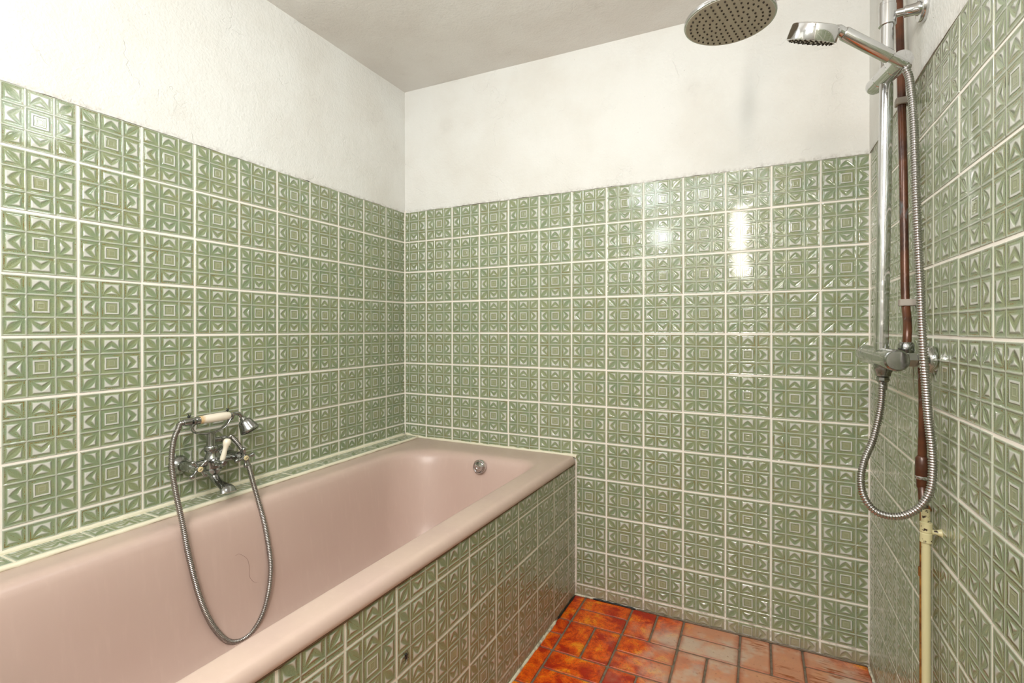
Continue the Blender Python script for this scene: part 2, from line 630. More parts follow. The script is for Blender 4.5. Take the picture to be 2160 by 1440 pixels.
# ------------------------------------------------------------------ room shell
def plaster_sheet(name, o, eu, ev, en, ulen, vlen, mat, parent=None, step=0.03, amp=0.003, ragged=0.0, thick=0.05, kind=None):
    """hand trowelled sheet: grid with gentle relief and a closed back"""
    o, eu, ev, en = Vector(o), Vector(eu), Vector(ev), Vector(en)
    nu, nv = max(2, int(ulen / step)), max(2, int(vlen / step))
    vs, fs = [], []
    for j in range(nv + 1):
        for i in range(nu + 1):
            pu, pv = ulen * i / nu, vlen * j / nv
            if j == 0 and ragged:
                pv += ragged * (mnoise.noise((pu * 17, 3.1, o.x)) + 0.5 * mnoise.noise((pu * 60, 1.1, o.y)))
            q = o + eu * pu + ev * pv
            d = amp * (mnoise.noise(q * 2.3) + 0.6 * mnoise.noise(q * 7.0))
            vs.append(q + en * d)
    for j in range(nv):
        for i in range(nu):
            k = j * (nu + 1) + i
            fs.append((k, k + 1, k + nu + 2, k + nu + 1))
    base = len(vs)
    for (i, j) in ((0, 0), (1, 0), (1, 1), (0, 1)):
        vs.append(o + eu * (ulen * i) + ev * (vlen * j) - en * thick)
    fs.append((base + 3, base + 2, base + 1, base))
    bot = [i for i in range(nu + 1)]
    fs.append(tuple([base, base + 1] + bot[::-1]))
    top = [nv * (nu + 1) + i for i in range(nu + 1)]
    fs.append(tuple(top + [base + 2, base + 3]))
    l = [j * (nu + 1) for j in range(nv + 1)]
    fs.append(tuple(l[::-1] + [base, base + 3][::1])[::-1])
    r = [j * (nu + 1) + nu for j in range(nv + 1)]
    fs.append(tuple(r + [base + 2, base + 1])[::-1])
    m = MB()
    m.add(vs, fs)
    ob = m.build(name, mat, parent, True, 50)
    if kind:
        ob['kind'] = kind
    return ob

GR = 0.0016     # how far the joints sit behind the tile faces
_tile_cache = {}

def tile_mesh(u0, u1, v0, v1):
    key = (round(u0, 4), round(u1, 4), round(v0, 4), round(v1, 4))
    if key in _tile_cache:
        return _tile_cache[key]
    e = 0.0016
    levels = [(0.0, -0.007), (0.0, -0.0011), (e * 0.5, -0.0003), (e * 1.6, 0.0)]
    vs, fs = [], []
    for i, zz in levels:
        vs += [(u0 + i, v0 + i, zz), (u1 - i, v0 + i, zz), (u1 - i, v1 - i, zz), (u0 + i, v1 - i, zz)]
    for k in range(3):
        for j in range(4):
            fs.append((k * 4 + j, k * 4 + (j + 1) % 4, k * 4 + 4 + (j + 1) % 4, k * 4 + 4 + j))
    fs.append((12, 13, 14, 15))
    me = bpy.data.meshes.new('tile')
    me.from_pydata(vs, [], fs)
    me.materials.append(MT['tile'])
    me.polygons.foreach_set('use_smooth', [False] * len(fs))
    _tile_cache[key] = me
    return me

HT = 0.0735      # half of a tile

def put_tile(parent, centre, eu, ev, en, u0=-HT, u1=HT, v0=-HT, v1=HT, wob=1.0):
    o = bpy.data.objects.new('tile', tile_mesh(u0, u1, v0, v1))
    C.objects.link(o)
    m = Matrix((eu, ev, en)).transposed().to_4x4()
    j = Matrix.Rotation(random.gauss(0, 0.0035) * wob, 4, 'X') @ Matrix.Rotation(random.gauss(0, 0.0035) * wob, 4, 'Y') @ Matrix.Rotation(random.gauss(0, 0.0025) * wob, 4, 'Z')
    c = centre + eu * random.gauss(0, 0.0004) + ev * random.gauss(0, 0.0004) + en * random.gauss(0, 0.0002)
    o.matrix_world = Matrix.Translation(c) @ m @ j
    o.parent = parent
    return o

X, Y, Z = Vector((1, 0, 0)), Vector((0, 1, 0)), Vector((0, 0, 1))

# back wall -------------------------------------------------
wall_back = plaster_sheet('wall_back', (-0.06, -0.0012, ZT - 0.003), X, Z, -Y, W + 0.12, 0.66, MT['plaster'], ragged=0.004, thick=0.08, kind='structure')
MB().box((-0.06, GR, -0.03), (W + 0.06, 0.08, ZT + 0.004)).build('grout_bed', MT['grout'], wall_back, False)
for r in range(12):
    zc = ZT - (r + 0.5) * PZ
    for c in range(13):
        xc = BACK_OFF + (c - 0.5) * P
        u0 = max(-HT, 0.002 - xc)
        u1 = min(HT, W - 0.002 - xc)
        v0, v1 = -HT, HT
        zt = zc
        if xc < 0.86:
            if zc + HT < RIM_Z:
                continue
            v0 = max(-HT, RIM_Z - 0.012 - zc)
        if r == 11:
            k = random.choice((0.0, 0.03, 0.05)) if c < 8 else random.choice((0.0, 0.0, 0.05))
            v1 = HT - k
            v0 = v1 - 0.0400
            zt = zc + k
        put_tile(wall_back, Vector((xc, 0, zt)), X, Z, -Y, u0, u1, v0, v1)

# left wall -------------------------------------------------
wall_left = plaster_sheet('wall_left', (0.0012, YF - 0.05, ZT - 0.003), Y, Z, X, 3.15, 0.66, MT['plaster'], ragged=0.004, thick=0.08, kind='structure')
MB().box((-0.08, YF - 0.05, -0.03), (-GR, 0.0, ZT + 0.004)).build('grout_bed', MT['grout'], wall_left, False)
for r in range(8):
    zc = ZT - (r + 0.5) * PZ
    for c in range(16):
        yc = -(LEFT_OFF + (c - 0.5) * P)
        # facing the wall from inside: right-hand side is towards the back corner (+y)
        u1 = min(HT, -0.002 - yc)
        v0 = max(-HT, LEDGE_Z + 0.004 - zc)
        put_tile(wall_left, Vector((0, yc, zc)), Y, Z, X, -HT, u1, v0, HT)

# right wall ------------------------------------------------
wall_right = plaster_sheet('wall_right', (W - 0.0012, 0.05, ZT - 0.002), -Y, Z, -X, 3.2, 0.66, MT['plaster'], ragged=0.003, thick=0.08, kind='structure')
MB().box((W + GR, YF - 0.05, -0.03), (W + 0.08, 0.0, ZT + 0.004)).build('grout_bed', MT['grout'], wall_right, False)
for r in range(12):
    zc = ZT + 0.0017 - (r + 0.5) * PZ
    for c in range(16):
        yc = -(RIGHT_OFF + (c - 0.5) * P)
        u0 = max(-HT, 0.002 + yc)      # local u runs towards the camera (-y)
        v0, v1 = -HT, HT
        if r == 11:
            v0 = HT - 0.0400
        put_tile(wall_right, Vector((W, yc, zc)), -Y, Z, -X, u0, HT, v0, v1)

# wall behind the camera, ceiling ---------------------------
wall_front = plaster_sheet('wall_front', (W + 0.06, YF, -0.03), -X, Z, Y, W + 0.12, 2.42, MT['plaster'], step=0.15, thick=0.08, kind='structure')
ceil = plaster_sheet('ceiling', (-0.06, 0.06, 2.332), X, -Y, -Z, W + 0.12, 3.25, MT['ceiling'], step=0.05, amp=0.004, thick=0.06, kind='structure')
ceil.rotation_euler = (0, 0.0, 0)
for v in ceil.data.vertices:
    v.co.z -= 0.012 * v.co.x

# floor -----------------------------------------------------
floor = MB().box((-0.06, YF - 0.05, -0.08), (W + 0.06, 0.06, -0.004)).build('floor', MT['mortar'], None, False)
floor['kind'] = 'structure'
_ft = {}

def floor_tile(x0, x1, y0, y1):
    lx, ly = round(x1 - x0, 4), round(y1 - y0, 4)
    key = (lx, ly)
    if key not in _ft:
        a, b = lx / 2, ly / 2
        e = 0.003
        vs, fs = [], []
        for i, zz in ((0, -0.010), (0, -0.0025), (e * 0.5, -0.0006), (e * 1.5, 0.0)):
            c = 0.004
            vs += [(-a + i + c, -b + i, zz), (a - i - c, -b + i, zz), (a - i, -b + i + c, zz), (a - i, b - i - c, zz), (a - i - c, b - i, zz), (-a + i + c, b - i, zz), (-a + i, b - i - c, zz), (-a + i, -b + i + c, zz)]
        for k in range(3):
            for j in range(8):
                fs.append((k * 8 + j, k * 8 + (j + 1) % 8, k * 8 + 8 + (j + 1) % 8, k * 8 + 8 + j))
        fs.append(tuple(range(24, 32)))
        me = bpy.data.meshes.new('floor_tile')
        me.from_pydata(vs, [], fs)
        me.materials.append(MT['terracotta'])
        me.polygons.foreach_set('use_smooth', [False] * len(fs))
        _ft[key] = me
    o = bpy.data.objects.new('floor_tile', _ft[key])
    C.objects.link(o)
    o.parent = floor
    o.location = ((x0 + x1) / 2, (y0 + y1) / 2, random.gauss(0, 0.0003))
    o.rotation_euler = (random.gauss(0, 0.003), random.gauss(0, 0.003), random.gauss(0, 0.004))

FX0, FM, FY = 0.957, 0.1980, -0.1960
for j in range(10):
    for i in range(-1, 5):
        x0, x1 = FX0 + i * FM, FX0 + (i + 1) * FM
        y1, y0 = j * FY + (0.003 if j else -0.004), (j + 1) * FY + 0.003
        g = 0.0036
        lim = 0.911 - 0.022 * abs(y1)
        if (i + j) % 2 == 0:
            ym = (y0 + y1) / 2
            if j == 0:
                ym = -0.0945
            cuts = [(x0, x1, ym, y1), (x0, x1, y0, ym)]
        else:
            xm = (x0 + x1) / 2
            cuts = [(x0, xm, y0, y1), (xm, x1, y0, y1)]
        for (a, b, c, d) in cuts:
            a2, b2 = max(a + g, lim), min(b - g, W - 0.006)
            if b2 - a2 < 0.012:
                continue
            floor_tile(a2, b2, c + g, d - g)

# ------------------------------------------------------------------ bath, its ledge and tiled panel
def rrect(x0, x1, y0, y1, rad, z, n=10, m=10):
    """y0 near (more negative), y1 far. rad: (near left, near right, far right, far left)"""
    pts = []
    cs = [(x0, y0, math.pi, rad[0], 1, 1), (x1, y0, 1.5 * math.pi, rad[1], -1, 1), (x1, y1, 0.0, rad[2], -1, -1), (x0, y1, 0.5 * math.pi, rad[3], 1, -1)]
    arcs = []
    for (cx, cy, a0, r, sx, sy) in cs:
        ox, oy = cx + sx * r, cy + sy * r
        arcs.append([(ox + r * math.cos(a0 + k / n * math.pi / 2), oy + r * math.sin(a0 + k / n * math.pi / 2)) for k in range(n + 1)])
    for i in range(4):
        pts += arcs[i]
        a, b = arcs[i][-1], arcs[(i + 1) % 4][0]
        for k in range(1, m):
            pts.append((a[0] + (b[0] - a[0]) * k / m, a[1] + (b[1] - a[1]) * k / m))
    out = []
    for x, y in pts:
        if x > 0.5:
            x -= 0.022 * abs(y) * (0.35 * min(1.0, (x - 0.5) / 0.32) + 0.65 * min(1.0, max(0.0, (x - 0.82) / 0.09)))
        out.append((x, y, z))
    return out

def tub_rings():
    X0, X1, Y0, Y1 = 0.089, 0.914, -1.86, -0.004
    R = []
    def outer(ins, z, r=0.022):
        R.append(rrect(X0 + ins * 0.25, X1 - ins, Y0 + ins, Y1 - ins * 0.25, (r, r, 0.016, 0.008), z))
    outer(0.010, 0.5615)
    outer(0.004, 0.5600)
    outer(0.000, 0.5640)
    outer(0.0005, 0.572)
    outer(0.003, 0.579)
    outer(0.009, 0.587)
    outer(0.018, 0.5912)
    outer(0.030, RIM_Z)
    def inner(xl, xr, yn, yf, z, rf=(0.16, 0.14, 0.075, 0.20)):
        R.append(rrect(xl, xr, yn, yf, rf, z))
    inner(0.150, 0.824, -1.800, -0.140, RIM_Z - 0.0005)
    inner(0.163, 0.8185, -1.790, -0.155, 0.5905)
    inner(0.174, 0.814, -1.780, -0.168, 0.586)
    inner(0.183, 0.810, -1.770, -0.178, 0.577)
    inner(0.189, 0.806, -1.760, -0.185, 0.562)
    inner(0.196, 0.800, -1.740, -0.192, 0.53)
    inner(0.208, 0.787, -1.68, -0.207, 0.44)
    inner(0.222, 0.768, -1.61, -0.228, 0.32)
    inner(0.240, 0.750, -1.55, -0.255, 0.235, (0.15, 0.13, 0.09, 0.18))
    inner(0.268, 0.722, -1.48, -0.290, 0.192, (0.13, 0.12, 0.09, 0.16))
    inner(0.320, 0.670, -1.40, -0.350, 0.176, (0.1, 0.1, 0.09, 0.12))
    return R

bath = thing('bathtub', 'pink enamelled bathtub built in along the left wall', 'bathtub')
MB().rings(tub_rings(), cap0=False, cap1=True).build('basin', MT['enamel'], bath, True, 70)
# overflow
ov = Vector((0.552, -0.1985, 0.551))
oax = Vector((0.0, -1.0, 0.12)).normalized()
m = MB()
m.lathe([(0.0285, -0.006), (0.029, 0.004), (0.0285, 0.010), (0.026, 0.0125), (0.0235, 0.0125)], ov, oax, 36, True, False)
m.lathe([(0.0235, 0.0125), (0.0225, 0.0100), (0.0215, 0.0100), (0.0205, 0.0128), (0.010, 0.0145), (0.0088, 0.0138), (0.0075, 0.0138), (0.0065, 0.0150), (0.002, 0.0155)], ov, oax, 36, False, True)
ovo = m.build('overflow_cover', MT['chrome'], bath, True, 30)
ovo['label'] = 'round chrome overflow knob'
sl = MB()
for sgn in (-1, 1):
    c = ov + oax * 0.0107 + Vector((0.008 * sgn, 0, 0.024 * -sgn * -1 if sgn < 0 else -0.021))
    sl.box((c.x - 0.006, c.y - 0.0035, c.z - 0.0015), (c.x + 0.006, c.y + 0.001, c.z + 0.0022))
sl.build('overflow_slot', MT['black_plastic'], ovo, False)

# ledge
ledge = thing('tiled_ledge', 'narrow green tiled ledge between bathtub and left wall', 'ledge')
MB().box((0.0, -1.88, 0.50), (0.0895, -0.002, LEDGE_Z - GR)).build('grout_bed', MT['caulk'], ledge, False)
for c in range(13):
    yc = -(LEFT_OFF + (c - 0.5) * P) - 0.004
    if c == 0:
        continue
    put_tile(ledge, Vector((0.0105, yc, LEDGE_Z)), Y, -X, Z, -HT, HT, -HT + 0.001, -0.006, 0.6)
put_tile(ledge, Vector((0.0105, -(LEFT_OFF - 0.5 * P) - 0.004, LEDGE_Z)), Y, -X, Z, -HT, HT - 0.025, -HT + 0.001, -0.006, 0.6)

# front panel
PX = 0.9085
PK = 0.022
panel = thing('tiled_surround', 'green tiled front wall boxing in the bathtub below its rim', 'surround')
pn = Vector((1, -PK, 0)).normalized()     # leans back slightly towards the camera end
pu = Vector((PK, 1, 0)).normalized()
def pan(y, z, off=0.0):
    return Vector((PX + PK * y, y, z)) + pn * off
m = MB()
a, b = pan(-0.001, 0), pan(-1.88, 0)
m.add([(a.x - GR, a.y, -0.02), (b.x - GR, b.y, -0.02), (b.x - 0.05, b.y, -0.02), (a.x - 0.05, a.y, -0.02), (a.x - GR, a.y, 0.562), (b.x - GR, b.y, 0.562), (b.x - 0.05, b.y, 0.562), (a.x - 0.05, a.y, 0.562)],
      [(0, 3, 2, 1), (4, 5, 6, 7), (0, 1, 5, 4), (1, 2, 6, 5), (2, 3, 7, 6), (3, 0, 4, 7)])
m.build('grout_bed', MT['grout'], panel, False)
prow = [(0.5035, 0.560), (0.351, 0.500), (0.1985, 0.3475), (0.046, 0.195), (0.001, 0.0425)]
for c in range(13):
    y1 = -0.084 - (c - 1) * P
    y0 = y1 - P
    if c == 0:
        y0, y1 = -0.084, -0.002
    yc = (y0 + y1) / 2 if c else -0.084 + P / 2
    yc = -0.084 - (c - 0.5) * P if c else -0.084 + P / 2
    for k, (z0, z1) in enumerate(prow):
        u0, u1 = -HT, HT
        if c == 0:
            u1 = (-0.002) - yc
        if k == 0:
            zc = z0 + 0.0 + HT
            if c == 7:
                v0, v1 = -HT, -HT + (z1 - z0)
                zc = z0 + HT
            else:
                v1 = HT
                v0 = HT - (z1 - z0)
                zc = z1 - HT
        elif k == 4:
            v1 = HT
            v0 = HT - (z1 - z0)
            zc = z1 - HT
        else:
            v0, v1 = -HT, HT
            zc = (z0 + z1) / 2
        put_tile(panel, pan(yc, zc), pu, Z, pn, u0, u1, v0, v1)

# ---- sealant beads
def bead(name, pts, r, mat, wob=0.25, seg=8, step=0.012):
    ps = catmull(pts, step)
    rad = [r * (1 + wob * (mnoise.noise(p * 38.0) + 0.6 * mnoise.noise(p * 110.0))) for p in ps]
    rad[0] *= 0.4
    rad[-1] *= 0.4
    ps = [p + Vector((0, 0, 0.25 * r * mnoise.noise(p * 50))) for p in ps]
    o = MB().sweep(ps, rad, seg).build(name, mat, None, True, 60)
    o['kind'] = 'structure'
    return o
bead('trim_1', [(0.09, -1.87, LEDGE_Z - 0.007), (0.089, -1.0, LEDGE_Z - 0.007), (0.09, -0.02, LEDGE_Z - 0.006)], 0.0065, MT['caulk'])
bead('trim_2', [(0.002, -1.87, LEDGE_Z), (0.002, -1.0, LEDGE_Z), (0.002, -0.004, LEDGE_Z)], 0.0065, MT['caulk'])
bead('trim_3', [(0.004, -0.002, LEDGE_Z + 0.004), (0.10, -0.003, RIM_Z + 0.003), (0.5, -0.003, RIM_Z + 0.001), (0.888, -0.002, RIM_Z - 0.001), (0.900, -0.003, RIM_Z - 0.005)], 0.0072, MT['caulk'], 0.4)
bead('trim_4', [(0.9115, -0.001, 0.582), (0.9115, -0.001, 0.3), (0.9105, -0.001, 0.0)], 0.0042, MT['grout'], 0.3)
bead('trim_5', [(0.01, -0.001, ZT), (0.0015, -0.0015, 1.69), (0.001, -0.001, 1.2), (0.001, -0.001, 0.70), (0.004, -0.004, 0.64), (0.008, -0.008, LEDGE_Z)], 0.0035, MT['grout'], 0.3)
bead('trim_6', [(W - 0.001, -0.001, ZT), (W - 0.001, -0.001, 1.0), (W - 0.001, -0.001, 0.0)], 0.0032, MT['grout'], 0.3)
bead('trim_7', [(1.17, -0.003, 0.0), (1.5, -0.003, 0.0), (W, -0.003, 0.0)], 0.0035, MT['mortar'], 0.35)
bead('trim_8', [(0.906, -0.003, 0.0), (0.96, -0.003, 0.0), (1.0, -0.003, 0.0)], 0.004, MT['caulk'], 0.35)
bead('trim_9', [(0.985, -0.003, -0.0005), (1.1, -0.003, -0.0005), (1.175, -0.003, -0.0005)], 0.0042, MT['black_mould'], 0.5)
bead('trim_10', [(0.9105, -0.012, -0.001), (0.9085, -0.1, -0.001), (0.9062, -0.21, -0.001)], 0.0042, MT['black_mould'], 0.5)
bead('trim_11', [(0.9060, -0.22, 0.0), (0.9010, -0.45, 0.0), (0.8757, -1.6, 0.0)], 0.0055, MT['caulk'], 0.6)
bead('trim_13', [(0.9105, -0.01, 0.5605), (0.8960, -0.65, 0.5605), (0.8692, -1.86, 0.5605)], 0.0026, MT['dirt'], 0.7)
bead('trim_12', [(W - 0.002, 0.0, 0.0), (W - 0.002, -0.5, 0.0), (W - 0.002, -1.6, 0.0)], 0.005, MT['caulk'], 0.5)

# ------------------------------------------------------------------ old bath tap
TY, TZ, TX = -1.034, 0.714, 0.055
tap = thing('bath_tap', 'old chrome two-handled bath tap fixed to the left wall', 'tap')
DC = MT['dull_chrome']
m = MB()
m.lathe([(0.012, -0.046), (0.019, -0.040), (0.0245, -0.030), (0.0255, -0.024), (0.022, -0.020), (0.0225, -0.012), (0.026, 0.004), (0.024, 0.016), (0.018, 0.026), (0.0185, 0.030), (0.0185, 0.034)], (TX, TY, TZ), Z, 28)
m.cyl((TX, TY - 0.076, TZ), (TX, TY + 0.076, TZ), 0.0115)
m.build('body', DC, tap)
for s in (-1, 1):
    y = TY + s * 0.0745
    MB().lathe([(0.0295, 0.0), (0.0300, 0.004), (0.0285, 0.011), (0.024, 0.019), (0.017, 0.025), (0.0165, 0.027)], (0.0005, y, TZ), X, 28).build('escutcheon', DC, tap)
    MB().lathe([(0.0135, 0.022), (0.0150, 0.026), (0.0155, 0.034), (0.0160, 0.068), (0.0155, 0.074), (0.0165, 0.0745), (0.0165, 0.078), (0.0120, 0.090), (0.0085, 0.095), (0.0085, 0.100)], (0.0, y, TZ), X, 26).build('valve', DC, tap)
    h = MB()
    h.lathe([(0.0085, 0.097), (0.0105, 0.100), (0.0112, 0.104), (0.0108, 0.110), (0.0092, 0.113), (0.0080, 0.113)], (0.0, y, TZ), X, 24)
    a0 = math.radians(40 if s < 0 else 8)
    for k in range(4):
        an = a0 + k * math.pi / 2
        d = Vector((0, math.cos(an), math.sin(an)))
        o0 = Vector((0.104, y, TZ))
        h.lathe([(0.0055, 0.008), (0.0040, 0.013), (0.0038, 0.017), (0.0054, 0.021), (0.0072, 0.0255), (0.0073, 0.029), (0.0055, 0.0335), (0.002, 0.0355)], o0, d + Vector((0.08, 0, 0)), 14)
    ho = h.build('cross_handle', DC, tap)
    io = MB().lathe([(0.0080, 0.0), (0.0078, 0.0016), (0.006, 0.0022), (0.001, 0.0024)], (0.1125, y, TZ), X, 22).build('index_disc', MT['index'], ho)
    # the little written mark on the porcelain disc
    q = Vector((0.11515, y, TZ))
    pts = [q + Vector((0, -0.0042, -0.0030)), q + Vector((0, -0.0018, -0.0012)), q + Vector((0, -0.0006, 0.0010)), q + Vector((0, 0.0010, -0.0002)), q + Vector((0, 0.0024, 0.0022)), q + Vector((0, 0.0036, 0.0034))]
    pts2 = [p + Vector((0.0004, 0, 0)) for p in pts]
    bb = MB().sweep(catmull(pts2, 0.0006), 0.00062, 6)
    mk = bb.build('index_mark', MT['black_plastic'], ho)
# diverter stub and porcelain lever
m = MB()
m.lathe([(0.0135, 0.022), (0.0140, 0.026), (0.0105, 0.030), (0.0125, 0.036), (0.0105, 0.041), (0.0100, 0.058), (0.0110, 0.062), (0.0100, 0.068), (0.0075, 0.0705), (0.006, 0.0705), (0.006, 0.069)], (TX, TY - 0.006, TZ + 0.003), X, 22)
m.build('diverter', DC, tap)
lb, lt = Vector((0.112, TY - 0.006, TZ + 0.012)), Vector((0.116, TY + 0.009, TZ + 0.072))
MB().lathe([(0.0062, -0.002), (0.0075, 0.0), (0.0078, 0.010), (0.0072, 0.024), (0.0068, 0.036), (0.0084, 0.044), (0.0112, 0.050), (0.0116, 0.056), (0.0100, 0.062), (0.006, 0.0655), (0.001, 0.0665)], lb, lt - lb, 20).build('lever', MT['porcelain'], tap)
# spout: wide and flattened at the mouth
pts = catmull([(TX + 0.003, TY, TZ - 0.036), (TX + 0.010, TY, TZ - 0.050), (TX + 0.030, TY - 0.001, TZ - 0.063), (TX + 0.058, TY - 0.003, TZ - 0.068), (TX + 0.080, TY - 0.005, TZ - 0.074), (TX + 0.088, TY - 0.006, TZ - 0.086)], 0.005)
n = len(pts)
rad = []
for i in range(n):
    t = i / (n - 1)
    rad.append((0.0155 - 0.006 * math.sin(min(1, t * 1.6) * math.pi / 2) + 0.0035 * max(0, t - 0.7) / 0.3, 0.0150 - 0.003 * math.sin(t * math.pi) + 0.0110 * max(0, t - 0.35) / 0.65))
MB().sweep(pts, rad, 18, upv=(1, 0, 0.4)).build('spout', DC, tap)
# column, hose outlet, cradle
m = MB()
m.lathe([(0.0190, 0.034), (0.0200, 0.037), (0.0200, 0.047), (0.0180, 0.050), (0.0145, 0.051), (0.0135, 0.056), (0.0125, 0.070), (0.0120, 0.092), (0.009, 0.094)], (TX - 0.003, TY - 0.003, TZ), Z, 26)
co = m.build('column', DC, tap)
oz = TZ + 0.066
m = MB()
m.lathe([(0.0075, 0.0), (0.0075, 0.020), (0.0105, 0.022), (0.0110, 0.033), (0.0095, 0.037), (0.0070, 0.040), (0.0072, 0.048)], (TX - 0.003, TY + 0.006, oz), Vector((0.12, 1, -0.05)), 20)
m.build('hose_outlet', DC, tap)
m = MB()
cx = TX - 0.003
cr = catmull([(cx, TY - 0.062, TZ + 0.130), (cx, TY - 0.064, TZ + 0.118), (cx, TY - 0.056, TZ + 0.103), (cx, TY - 0.035, TZ + 0.094), (cx, TY - 0.003, TZ + 0.0915), (cx, TY + 0.028, TZ + 0.097), (cx, TY + 0.048, TZ + 0.110), (cx, TY + 0.060, TZ + 0.128), (cx, TY + 0.068, TZ + 0.136)], 0.005)
m.sweep(cr, [(0.0035, 0.0085)] * len(cr), 12, upv=(0, -1, 0))
for s, yy, zz in ((-1, TY - 0.062, TZ + 0.128), (1, TY + 0.062, TZ + 0.130)):
    for sx in (-1, 1):
        m.sweep(catmull([(cx, yy, zz - 0.008), (cx + sx * 0.012, yy, zz - 0.002), (cx + sx * 0.0155, yy, zz + 0.010), (cx + sx * 0.0150, yy, zz + 0.018)], 0.003), 0.0028, 8)
m.build('cradle', DC, tap)
for yy, zz in ((TY - 0.062, TZ + 0.1495), (TY + 0.062, TZ + 0.1515)):
    m = MB()
    m.ball((cx - 0.015, yy, zz), 0.0042, 10, 6)
    for k in range(4):
        an = k * math.pi / 2 + 0.5
        m.cyl((cx - 0.015, yy, zz + 0.001), (cx - 0.015, yy + 0.0065 * math.cos(an), zz + 0.003 + 0.0055 * math.sin(an)), 0.0015, seg=6, bev=0.0002)
    m.build('cradle_pad', MT['black_plastic'], tap)

# ---- telephone style hand shower lying in the cradle
def hose(name, pts, r, period, mat, parent):
    step = period / 5.0
    ps = catmull(pts, step)
    prof = (1.0, 1.0, 0.96, 0.74, 0.74)
    rad = [r * prof[i % 5] for i in range(len(ps))]
    return MB().sweep(ps, rad, 14).build(name, mat, parent, True, 75)

hs = thing('hand_shower', 'telephone-style hand shower with ivory handle resting in the bath tap cradle', 'hand shower')
hz = TZ + 0.1365
hx = cx + 0.001
dirh = Vector((0, 1, 0.0))
L0 = Vector((hx, TY - 0.040, hz))
MB().lathe([(0.0090, 0.0), (0.0118, 0.001), (0.0126, 0.008), (0.0138, 0.03), (0.0142, 0.055), (0.0138, 0.080), (0.0125, 0.094), (0.0105, 0.098), (0.008, 0.0985)], L0, dirh, 24).build('handle', MT['handle'], hs)
MB().lathe([(0.0085, 0.0), (0.0106, 0.002), (0.0106, 0.016), (0.0108, 0.024), (0.0108, 0.034), (0.0100, 0.036), (0.0120, 0.038), (0.0122, 0.042), (0.0110, 0.046), (0.0118, 0.048), (0.0105, 0.051)], (hx, TY - 0.090, hz), dirh, 22).build('ferrule', DC, hs)
nk = catmull([(hx, TY + 0.056, hz + 0.0005), (hx, TY + 0.066, hz + 0.002), (hx, TY + 0.082, hz + 0.0035), (hx + 0.001, TY + 0.094, hz - 0.002), (hx + 0.003, TY + 0.101, hz - 0.014)], 0.003)
m = MB().sweep(nk, [0.0068] * len(nk), 14)
m.lathe([(0.0068, 0.0), (0.0092, 0.002), (0.0092, 0.005), (0.007, 0.007)], (hx, TY + 0.057, hz), dirh, 18)
m.build('neck', DC, hs)
hd = Vector((0.36, 0.30, -0.86)).normalized()
hp = Vector((hx + 0.003, TY + 0.101, hz - 0.013))
hb = MB().lathe([(0.0070, 0.0), (0.0102, 0.002), (0.0108, 0.008), (0.0170, 0.011), (0.0205, 0.016), (0.0230, 0.023), (0.0255, 0.032), (0.0295, 0.043), (0.0305, 0.048), (0.0292, 0.052)], hp, hd, 28).build('shower_head', DC, hs)
MB().lathe([(0.0292, 0.0515), (0.026, 0.054), (0.012, 0.0565), (0.001, 0.057)], hp, hd, 28).build('spray_face', MT['black_plastic'], hb)
hosepts = [(hx, TY - 0.086, hz), (hx + 0.001, TY - 0.098, hz - 0.001)]
for u, v, x in [(376, 904, 0.060), (366, 930, 0.075), (362, 980, 0.105), (371, 1040, 0.150), (384, 1100, 0.190), (400, 1180, 0.211), (425, 1270, 0.228), (455, 1328, 0.238), (490, 1354, 0.245), (530, 1334, 0.245), (559, 1280, 0.238), (571, 1200, 0.227), (561, 1120, 0.206), (546, 1060, 0.186), (534, 1018, 0.150), (522, 975, 0.098), (508, 944, 0.072)]:
    hosepts.append(tuple(onx(u, v, x)))
hosepts += [(TX + 0.004, TY + 0.062, oz - 0.001), (TX + 0.0025, TY + 0.052, oz - 0.002)]
hose('hose', hosepts, 0.0078, 0.0050, MT['hose_metal'], hs)

# ------------------------------------------------------------------ shower on the right wall
sh = thing('shower_column', 'chrome shower column with round overhead rose on the right wall', 'shower')
CH = MT['chrome']
BX, BZ = 1.872, 1.066
RB, RT = Vector((1.8655, -0.61, BZ + 0.012)), Vector((1.8755, -0.61, 1.84))
m = MB()
m.cyl(RB, RT, 0.0134, seg=28)
m.lathe([(0.0145, 0.0), (0.0145, 0.022), (0.0134, 0.023)], RB, RT - RB, 28)
m.build('riser_pipe', CH, sh)
m = MB()
m.lathe([(0.0150, 0.0), (0.0170, 0.001), (0.0170, 0.046), (0.0160, 0.047), (0.0160, 0.054), (0.0115, 0.056)], (1.8755, -0.61, 1.834), Z, 28)
m.build('sleeve', CH, sh)
rose_c = Vector((1.546, -0.757, 1.852))
arm = catmull([(1.8755, -0.61, 1.88), (1.8765, -0.61, 1.98), (1.868, -0.614, 2.07), (1.83, -0.631, 2.115), (1.76, -0.662, 2.13), (1.66, -0.706, 2.11), (1.58, -0.742, 2.05), (1.548, -0.756, 1.97), (1.546, -0.757, 1.885)], 0.012)
MB().sweep(arm, 0.0108, 18).build('shower_arm', CH, sh)
# wall bracket
m = MB()
m.cyl((1.886, -0.611, 1.858), (1.915, -0.617, 1.855), 0.0085)
m.lathe([(0.0110, 0.0), (0.0120, 0.001), (0.0125, 0.020), (0.0155, 0.025), (0.0155, 0.035)], (1.905, -0.6155, 1.8555), Vector((1, -0.18, -0.07)), 22)
m.lathe([(0.0305, 0.0), (0.0315, -0.003), (0.0310, -0.010), (0.0285, -0.0135), (0.016, -0.0145)], (W - 0.001, -0.622, 1.854), X, 36)
m.build('wall_bracket', CH, sh)
